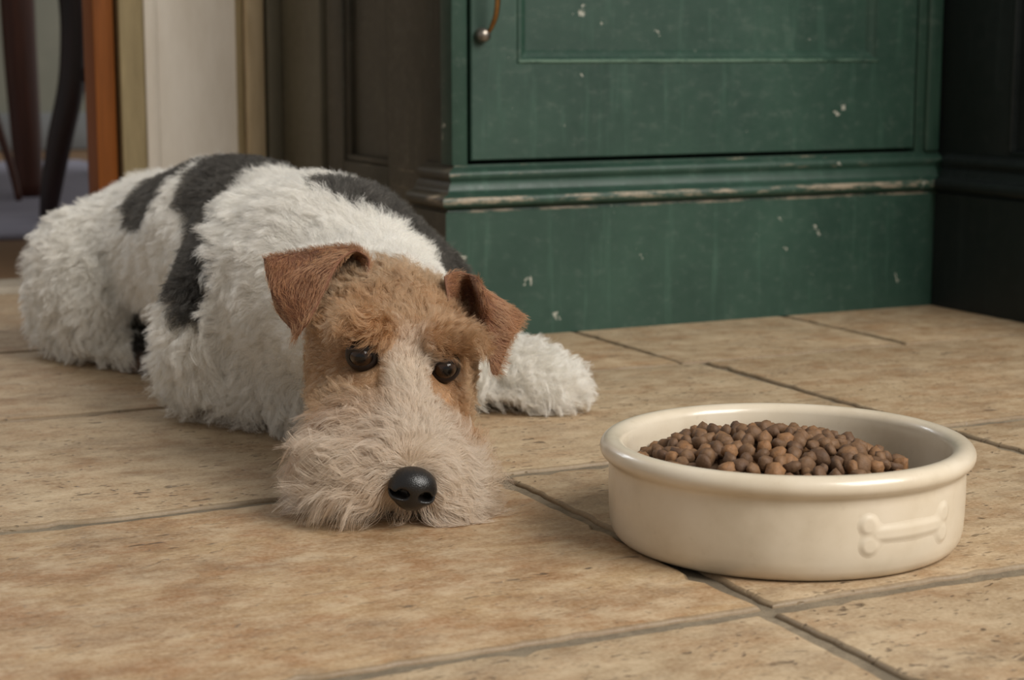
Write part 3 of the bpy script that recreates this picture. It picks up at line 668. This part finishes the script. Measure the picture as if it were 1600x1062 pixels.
def coat(P, wh):
    """colour of the coat at points P; wh = share of the head in the blend"""
    a, ph = body_coords(P); j1 = vnoise(P, 90) - .5; j2 = vnoise(P + 3.1, 90) - .5
    col = np.tile(WHITE, (len(P), 1)) * (1 - .10 * vnoise(P, 25))[:, None]
    m = np.zeros(len(P), bool)
    for poly in PATCH: m |= in_poly(a + .010 * j1, ph + 9 * j2, poly)
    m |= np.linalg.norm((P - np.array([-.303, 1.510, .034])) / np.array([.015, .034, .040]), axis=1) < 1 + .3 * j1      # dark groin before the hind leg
    m &= wh < .5
    toes = np.linalg.norm(P - np.array([-.306, 1.500, .008]), axis=1) < .013 + .006 * j2
    q = (P - HO) @ HM; x, f, z = q[:, 0], q[:, 1], q[:, 2]; ax = np.abs(x + .004 * j1)
    hc = TAN + (TAN_L - TAN) * np.clip(.15 + 1.1 * (vnoise(P, 60) - .35) + .5 * sstep(-.02, -.06, f) * sstep(.0, .03, z), 0, 1)[:, None]
    hc = hc + (TAN_D - hc) * (.55 * sstep(.55, .8, vnoise(P + 9, 75)))[:, None]
    blaze = .64 * sstep(.013, .004, ax - .008 * sstep(.01, .07, f)) * sstep(-.012, .016, f) * sstep(-.022, -.008, z + .25 * np.maximum(f - .02, 0))
    beard = sstep(.030, .066, f - .15 * ax) * (.66 + .2 * sstep(-.030, -.045, z))
    eyed = np.minimum(np.linalg.norm(P - EYE[0], axis=1), np.linalg.norm(P - EYE[1], axis=1)); hc = hc + (L3(112, 74, 46) - hc) * (.45 * sstep(.019, .011, eyed))[:, None]
    hc = hc + (L3(224, 210, 190) - hc) * np.clip(np.maximum(blaze, beard * (.6 + .5 * vnoise(P + 5, 45))), 0, 1)[:, None]
    back = sstep(-.098, -.080, f + .012 * j1 + .10 * np.maximum(-z - .0, 0) * 0)
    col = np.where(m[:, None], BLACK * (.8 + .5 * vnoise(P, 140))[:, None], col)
    col = np.where(toes[:, None], L3(116, 96, 84), col)
    wb = (sstep(.35, .65, wh + .2 * j1) * back)[:, None]
    return col + (hc - col) * wb

REG = [p[7] for p in PR]; HEADR = np.array([r in ('skull', 'cheek', 'brow', 'beard', 'bridge', 'chin') for r in REG])
def weights(P, s=.006):
    D = eval_prims(P); w = np.exp(-np.clip((D - D.min(0)) / s, 0, 40)); return w / w.sum(0)

vc = np.empty(len(dog_me.vertices) * 3, np.float32); dog_me.vertices.foreach_get('co', vc); vc = vc.reshape(-1, 3).astype(float)
vn = np.empty(len(vc) * 3, np.float32); dog_me.vertices.foreach_get('normal', vn); vn = vn.reshape(-1, 3).astype(float)
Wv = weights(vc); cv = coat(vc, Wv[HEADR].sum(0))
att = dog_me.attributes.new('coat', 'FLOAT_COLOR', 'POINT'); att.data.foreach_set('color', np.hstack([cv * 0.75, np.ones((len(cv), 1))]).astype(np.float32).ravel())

k = NT('dog_skin'); ca = k.n('ShaderNodeAttribute', attribute_name='coat'); k.set(Base_Color=ca.outputs['Color'], Roughness=0.9); k.b.inputs['Specular IOR Level'].default_value = 0.1; M_SKIN = k.m
def fur_material(name):
    m = bpy.data.materials.new(name); m.use_nodes = True; t = m.node_tree; t.nodes.clear()
    o = t.nodes.new('ShaderNodeOutputMaterial'); a = t.nodes.new('ShaderNodeAttribute'); a.attribute_name = 'coat'
    hb = t.nodes.new('ShaderNodeBsdfHairPrincipled'); hb.model = 'CHIANG'; hb.parametrization = 'COLOR'
    hb.inputs['Roughness'].default_value = 0.55; hb.inputs['Radial Roughness'].default_value = 0.75; hb.inputs['Random Roughness'].default_value = 0.2
    t.links.new(a.outputs['Color'], hb.inputs['Color'])
    df = t.nodes.new('ShaderNodeBsdfDiffuse'); t.links.new(a.outputs['Color'], df.inputs['Color'])
    mx = t.nodes.new('ShaderNodeMixShader'); mx.inputs[0].default_value = 0.45
    t.links.new(hb.outputs[0], mx.inputs[1]); t.links.new(df.outputs[0], mx.inputs[2]); t.links.new(mx.outputs[0], o.inputs['Surface']); return m
M_FUR = fur_material('fur')

dog = link('dog', dog_me, M_SKIN)
tag(dog, 'wire-haired terrier, white with black patches and tan head, lying with its chin on the floor', 'dog')

KP = 7
def hair_object(name, pos, rad, col, parent):
    n = len(pos); hc = bpy.data.hair_curves.new(name); hc.add_curves([KP] * n)
    hc.attributes['position'].data.foreach_set('vector', pos.astype(np.float32).ravel())
    ra = hc.attributes.get('radius') or hc.attributes.new('radius', 'FLOAT', 'POINT'); ra.data.foreach_set('value', rad.astype(np.float32).ravel())
    a = hc.attributes.new('coat', 'FLOAT_COLOR', 'CURVE'); a.data.foreach_set('color', np.hstack([col, np.ones((n, 1))]).astype(np.float32).ravel())
    o = bpy.data.objects.new(name, hc); COL.objects.link(o); hc.materials.append(M_FUR); o.parent = parent; return o

def sample(verts, norms, quads, n, dens):
    tri = np.vstack([quads[:, [0, 1, 2]], quads[:, [0, 2, 3]]]); A, B, Cc = verts[tri[:, 0]], verts[tri[:, 1]], verts[tri[:, 2]]
    ar = np.linalg.norm(np.cross(B - A, Cc - A), axis=1) * dens[tri].mean(1); p = ar / ar.sum()
    t = rng.choice(len(tri), n, p=p); r1 = np.sqrt(rng.random(n)); r2 = rng.random(n); w = np.stack([1 - r1, r1 * (1 - r2), r1 * r2], 1)
    T = tri[t]; P = (verts[T] * w[..., None]).sum(1); N = (norms[T] * w[..., None]).sum(1); return P, N / np.linalg.norm(N, axis=1, keepdims=True)

def grow(P, N, flow, Ln, lift, curl, rad0, clump_n, clump_k, gravity=0.0, wave_f=1.3, floor_z=0.0008):
    n = len(P); T = flow - (flow * N).sum(1, keepdims=True) * N; T /= np.maximum(np.linalg.norm(T, axis=1, keepdims=True), 1e-6)
    Bv = np.cross(N, T)
    sw = (vnoise(P, 55) - .5) * 2.0 + (vnoise(P + 7.7, 130) - .5) * 1.0
    sw = sw * (.55 + .5 * curl) + rng.normal(0, .16, n); T2 = T * np.cos(sw)[:, None] + Bv * np.sin(sw)[:, None]; B2 = np.cross(N, T2)
    li = np.clip(lift * (.75 + .8 * vnoise(P + 2.2, 70)) + rng.normal(0, .06, n), .06, .95)[:, None]
    D = T2 * (1 - li) + N * li; D /= np.linalg.norm(D, axis=1, keepdims=True)
    s = np.linspace(0, 1, KP)[None, :, None]; Lk = (Ln * (.72 + .5 * rng.random(n)))[:, None, None]
    phase = (vnoise(P + 4.4, 85) * 9 + rng.normal(0, .35, n))[:, None, None]; fr = 2 * math.pi * wave_f
    amp = (curl * .22)[:, None, None] * Lk
    pos = P[:, None, :] + D[:, None, :] * s * Lk - N[:, None, :] * (.30 * li[:, :, None] * s ** 2 * Lk) + T2[:, None, :] * .12 * s ** 2 * Lk
    pos = pos + B2[:, None, :] * amp * s * (np.sin(fr * s + phase) - np.sin(phase)) + N[:, None, :] * amp * .6 * s * (np.cos(fr * s + phase) - np.cos(phase)) - np.array([0, 0, 1]) * (np.zeros(n) + gravity)[:, None, None] * s ** 2 * Lk
    # locks: strands lean to the nearest guide strand
    g = rng.choice(n, min(clump_n, n), replace=False); kd = kdtree.KDTree(len(g))
    for i, c in enumerate(P[g]): kd.insert(c, i)
    kd.balance(); near = np.array([g[kd.find(c)[1]] for c in P])
    rel = pos - P[:, None, :]; tgt = pos[near]; ck = (clump_k * (.5 + rng.random(n)))[:, None, None] * s ** 1.3; ck = np.clip(ck, 0, .85)
    far = np.linalg.norm(P - P[near], axis=1) > .010; ck[far] = 0
    pos = pos + (tgt - pos) * ck
    pos[..., 2] = np.maximum(pos[..., 2], floor_z + .0012 * rng.random((n, 1)))
    rad = rad0[:, None] * (1 - .72 * np.linspace(0, 1, KP)[None, :] ** 1.5); return pos, rad

LN = np.array([p[4] for p in PR]); LI = np.array([p[5] for p in PR]); CR = np.array([p[6] for p in PR]); FL_ = np.array([norm(p[3]) for p in PR])
def regw(W, *names): return W[np.array([r in names for r in REG])].sum(0)
whv = Wv[HEADR].sum(0)
dens = np.where(vn[:, 2] < -.55, .12, 1.0) * (1 + 1.6 * whv); dens[vc[:, 2] < .004] = 0
for e in EYE: dens[np.linalg.norm(vc - e, axis=1) < .0102] = 0
dens[np.linalg.norm(vc - NOSE, axis=1) < .0115] = 0
NH = 330000
P, N = sample(vc, vn, dq, NH, dens)
W = weights(P, .009); flow = (W.T @ FL_); Ln = W.T @ LN; li = W.T @ LI; cu = W.T @ CR; wh = W[HEADR].sum(0)
q = (P - HO) @ HM; sx = np.clip(q[:, 0] / .02, -1, 1)
br = regw(W, 'bridge'); flow += br[:, None] * (sx[:, None] * HX * .9)            # the blaze parts along the middle
for e in EYE:      # under the eyes the coat grows away from the lids
    dv_ = P - e; dl = np.linalg.norm(dv_, axis=1); we = 2.6 * np.exp(-(dl / .021) ** 2) * sstep(.004, -.004, dv_ @ HZ); flow += we[:, None] * dv_ / dl[:, None]; li = li * (1 - .8 * np.clip(we, 0, 1)); Ln = Ln * (1 - .25 * np.clip(we, 0, 1))
cr = regw(W, 'skull'); flow += cr[:, None] * (sx[:, None] * HX * .35)
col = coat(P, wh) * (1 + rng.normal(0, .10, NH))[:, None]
dk = col.mean(1) < .09; gz = dk & (wh < .5) & (rng.random(NH) < .16); col[gz] = col[gz] * 3.2; Ln = np.where(dk & (wh < .5), Ln * .72, Ln)
rad0 = np.where(wh > .5, .00010, .00012) * (.8 + .4 * rng.random(NH))
ck = .46 + .20 * (wh > .5) + .28 * regw(W, 'leg', 'beard', 'haunch', 'chin') - .12 * dk
pos, rad = grow(P, N, flow, Ln, li, cu, rad0, 19000, ck, gravity=.0 + .42 * regw(W, 'beard', 'chin') + .12 * regw(W, 'leg', 'haunch'))
# comb hair off the eyeballs and the nose leather
keep = np.ones(NH, bool)
def over_eye():
    hit = np.zeros(NH, bool)
    for e in EYE:
        d = pos - e; loc = d @ HM; lat = np.hypot(loc[..., 0], loc[..., 2] + .0016)
        hit |= ((lat < .0086) & (loc[..., 1] > -.002) & (np.linalg.norm(d, axis=-1) < .03)).any(1)
    return hit
for shrink in (.75, .75, .7, .7):      # trimmed shorter round the eyes
    hit = over_eye(); pos[hit] = P[hit][:, None, :] + (pos[hit] - P[hit][:, None, :]) * shrink
keep &= ~(over_eye() & (np.minimum(np.linalg.norm(P - EYE[0], axis=1), np.linalg.norm(P - EYE[1], axis=1)) < .0125))
d = (pos - NOSE) @ HM; keep &= ~(((np.hypot(d[..., 0] / .0135, (d[..., 2] + .003) / .0110) < 1) & (d[..., 1] > -.004)).any(1) & (rng.random(NH) < .985))
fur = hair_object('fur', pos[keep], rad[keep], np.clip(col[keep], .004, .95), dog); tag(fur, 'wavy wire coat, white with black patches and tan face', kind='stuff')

# --- eyes, nose leather and button ears
M_LID = plain('eyelid_skin', lin(26, 20, 18), 0.4, lin(40, 30, 26), 300)
def eye_material():
    k = NT('eyeball'); sep = k.n('ShaderNodeSeparateXYZ', i_Vector=k.coord())
    r = k.math('DIVIDE', k.math('SQRT', k.math('ADD', k.math('POWER', sep.outputs[0], 2.0), k.math('POWER', sep.outputs[1], 2.0))), 0.0088)
    n = k.noise(k.coord((1, 1, 1)), 700, 3, 0.6)
    c = k.ramp(k.math('ADD', r, k.math('MULTIPLY', k.math('SUBTRACT', n, 0.5), 0.06)), [(0.0, lin(6, 5, 5)), (0.30, lin(8, 6, 6)), (0.38, lin(44, 29, 18)), (0.62, lin(62, 42, 26)), (0.74, lin(26, 17, 13)), (0.80, lin(12, 9, 8)), (0.94, lin(90, 80, 72))])
    k.set(Base_Color=c, Roughness=0.12, Coat_Weight=0.5, Coat_Roughness=0.02); k.b.inputs['Specular IOR Level'].default_value = 0.25; return k.m
M_EYE = eye_material()
def lid_mesh(R, sgn):
    """eyelids: a shell over the eyeball that leaves an almond opening"""
    n, m, v, f = 56, 9, [], []
    for i in range(n):
        a = 2 * math.pi * i / n; c, sn = math.cos(a), math.sin(a)
        op = math.radians(33 + 19 * abs(c) ** 2.2 - (9 if sn > 0 else 1) * abs(sn)); tilt = 0.0
        for j in range(m):
            t = j / (m - 1); th = op + (math.radians(112) - op) * t; rr = R * (1.02 + .13 * min(1, t * 5) ** .6)
            v.append((rr * math.sin(th) * c, rr * math.sin(th) * sn, rr * math.cos(th)))
    for i in range(n):
        for j in range(m - 1): f.append((i * m + j, i * m + j + 1, ((i + 1) % n) * m + j + 1, ((i + 1) % n) * m + j))
    return mesh_py('eyelid', v, f, True)
for s, e in zip((-1, 1), EYE):
    bm = bmesh.new(); bmesh.ops.create_uvsphere(bm, u_segments=40, v_segments=24, radius=.0088)
    for v in bm.verts:      # cornea bulge
        if v.co.z > .0064: v.co.z += (v.co.z - .0064) * 0.35
    eo = link('eye', bm_mesh('eyeball', bm, True), M_EYE, dog); eo.location = tuple(e)
    gaze = norm(HF * .72 + np.array([0, -1, .12]) * .5 + HX * s * .18)
    eo.rotation_euler = Vector(gaze).to_track_quat('Z', 'Y').to_euler(); tag(eo, 'glossy dark brown eye')
    link('eyelid', lid_mesh(.0088, s), M_LID, eo)

nh = .0007; ng = np.arange(-.0175, .0175, nh); NX, NF, NZ = np.meshgrid(ng, ng, ng, indexing='ij'); NP = np.stack([NX, NF, NZ], -1)
I3 = np.eye(3)
def smn(a, b, k): t = np.clip(.5 + .5 * (b - a) / k, 0, 1); return b + (a - b) * t - k * t * (1 - t)
d = d_ell(NP, np.array([0, -.001, .0022]), I3, (.0132, .0108, .0098)); d = smn(d, d_ell(NP, np.array([0, .001, -.0055]), I3, (.0090, .0078, .0068)), .005)
for s in (-1, 1):
    d = smn(d, d_ell(NP, np.array([s * .0080, .0015, -.0012]), I3, (.0056, .0072, .0056)), .003)
    for c, r in (((s * .0062, .0085, .0006), (.0036, .0060, .0029)), ((s * .0100, .0050, -.0010), (.0042, .0055, .0014))): d = -smn(-d, d_ell(NP, np.array(c), I3, r), .0016)
d = -smn(-d, d_cone(NP, np.array([0, .0118, -.001]), np.array([0, .0100, -.0125]), .0009, .0012), .0012)
nv, nq = surface_nets(d.astype(np.float32), np.array([ng[0]] * 3), nh)
me = bpy.data.meshes.new('nose'); me.from_pydata((nv @ HM.T + NOSE).tolist(), [], nq.tolist()); me.update(); me.polygons.foreach_set('use_smooth', [True] * len(me.polygons))
k = NT('nose_leather'); vo = k.n('ShaderNodeTexVoronoi', i_Vector=k.coord(), i_Scale=900.0, feature='DISTANCE_TO_EDGE').outputs['Distance']
k.set(Base_Color=lin(20, 18, 17), Roughness=0.30); k.bump(k.ramp(vo, [(0.0, 0.0), (0.25, 1.0)]), 0.25, 0.0003)
tag(link('nose', me, k.m, dog), 'black leathery nose with two nostrils')

EAR_A = [
    [(-0.0891, 1.105, 0.1261), (-0.0995, 1.115, 0.1137), (-0.1172, 1.12, 0.1002), (-0.1371, 1.12, 0.0942)] ,
    [(-0.0877, 1.115, 0.1375), (-0.0997, 1.138, 0.126), (-0.1212, 1.142, 0.1174), (-0.1484, 1.132, 0.1058)] ,
    [(-0.0926, 1.122, 0.1415), (-0.1021, 1.14, 0.1408), (-0.1289, 1.142, 0.1369), (-0.1535, 1.135, 0.1284)] ,
    [(-0.0972, 1.112, 0.1438), (-0.109, 1.124, 0.1437), (-0.1293, 1.128, 0.1405), (-0.1538, 1.124, 0.1381)] ,
    [(-0.1046, 1.098, 0.1387), (-0.1134, 1.1, 0.1354), (-0.1297, 1.106, 0.1307), (-0.1508, 1.112, 0.1292)] ,
    [(-0.113, 1.086, 0.1223), (-0.1186, 1.088, 0.1197), (-0.1295, 1.092, 0.1169), (-0.1439, 1.099, 0.1159)] ,
    [(-0.1206, 1.08, 0.1073), (-0.1234, 1.081, 0.106), (-0.1283, 1.083, 0.1049), (-0.1358, 1.088, 0.1057)] ,
    [(-0.1281, 1.08, 0.0968), (-0.1293, 1.08, 0.0964), (-0.1305, 1.081, 0.0955), (-0.1319, 1.083, 0.0979)] ,
]
EAR_B = [
    [(-0.0419, 1.118, 0.1277), (-0.0397, 1.112, 0.1165), (-0.0364, 1.104, 0.1057), (-0.0304, 1.098, 0.098)] ,
    [(-0.0352, 1.132, 0.1292), (-0.0327, 1.142, 0.1154), (-0.0302, 1.138, 0.1025), (-0.0264, 1.108, 0.0944)] ,
    [(-0.0264, 1.134, 0.1269), (-0.023, 1.14, 0.1152), (-0.0209, 1.134, 0.1022), (-0.0197, 1.108, 0.0917)] ,
    [(-0.0208, 1.112, 0.1264), (-0.0171, 1.101, 0.1156), (-0.0159, 1.095, 0.1019), (-0.0155, 1.09, 0.0858)] ,
    [(-0.0168, 1.106, 0.1221), (-0.0124, 1.094, 0.1127), (-0.012, 1.09, 0.0988), (-0.0139, 1.088, 0.0795)] ,
    [(-0.0059, 1.11, 0.1136), (-0.0039, 1.1, 0.1063), (-0.0058, 1.093, 0.0944), (-0.012, 1.088, 0.0724)] ,
    [(0.0059, 1.116, 0.1048), (0.0047, 1.108, 0.0988), (-0.002, 1.098, 0.0893), (-0.0089, 1.09, 0.0709)] ,
]
k = NT('ear_skin'); k.set(Base_Color=lin(104, 66, 44), Roughness=0.8); M_EAR = k.m
def grid_spline(net, nr, nc):
    A = np.array(net); A = np.stack([spline(A[:, j], nr) for j in range(A.shape[1])], 1); return np.stack([spline(A[i], nc) for i in range(nr)], 0)
for net, lab in ((EAR_A, 'folded brown ear flap falling outward'), (EAR_B, 'folded brown ear open to the front')):
    nr, nc = 44, 30; G = grid_spline(net, nr, nc)
    dr, dc = np.gradient(G, axis=0), np.gradient(G, axis=1); Nn = np.cross(dr, dc); Nn /= np.maximum(np.linalg.norm(Nn, axis=-1, keepdims=True), 1e-9)
    rim = np.minimum(np.minimum(np.arange(nr), np.arange(nr)[::-1])[:, None], np.minimum(np.arange(nc), np.arange(nc)[::-1])[None, :]); th = .0011 * np.clip(.35 + rim * .35, 0, 1)[..., None]
    V1, V2 = (G + Nn * th).reshape(-1, 3), (G - Nn * th).reshape(-1, 3); n = nr * nc; faces = []
    ix = lambda i, j: i * nc + j
    q1 = np.array([(ix(i, j), ix(i + 1, j), ix(i + 1, j + 1), ix(i, j + 1)) for i in range(nr - 1) for j in range(nc - 1)])
    faces = [tuple(f) for f in q1.tolist()] + [tuple(x + n for x in f[::-1]) for f in q1.tolist()]
    loop = [ix(i, 0) for i in range(nr)] + [ix(nr - 1, j) for j in range(1, nc)] + [ix(i, nc - 1) for i in range(nr - 2, -1, -1)] + [ix(0, j) for j in range(nc - 2, 0, -1)]
    for a_, b_ in zip(loop, loop[1:] + loop[:1]): faces.append((b_, a_, a_ + n, b_ + n))
    ear = link('ear', mesh_py('ear', np.vstack([V1, V2]), faces, True), M_EAR, dog); tag(ear, lab)
    Vv = np.vstack([V1, V2]); Nv = np.vstack([Nn.reshape(-1, 3), -Nn.reshape(-1, 3)]); fl = np.vstack([dr.reshape(-1, 3)] * 2); fl /= np.maximum(np.linalg.norm(fl, axis=1, keepdims=True), 1e-9)
    ne = 9000; qq = np.vstack([q1, q1 + n]); P, N = sample(Vv, Nv, qq, ne, np.ones(len(Vv)))
    kd = kdtree.KDTree(len(Vv))
    for i, c in enumerate(Vv): kd.insert(c, i)
    kd.balance(); nn = np.array([kd.find(c)[1] for c in P]); fw = fl[nn] + rng.normal(0, .15, (ne, 3))
    tone = vnoise(P, 110); ec = EARC * (.75 + .6 * tone)[:, None] * (1 + rng.normal(0, .12, ne))[:, None]; ec = ec + (L3(176, 132, 92) - ec) * (.5 * sstep(.6, .85, vnoise(P + 2, 160)))[:, None]
    pe, re_ = grow(P, N, fw, np.full(ne, .0062), np.full(ne, .20), np.full(ne, .3), np.full(ne, .00011), 1500, np.full(ne, .35))
    tag(hair_object('ear_fur', pe, re_, np.clip(ec, .003, .9), ear), kind='stuff')
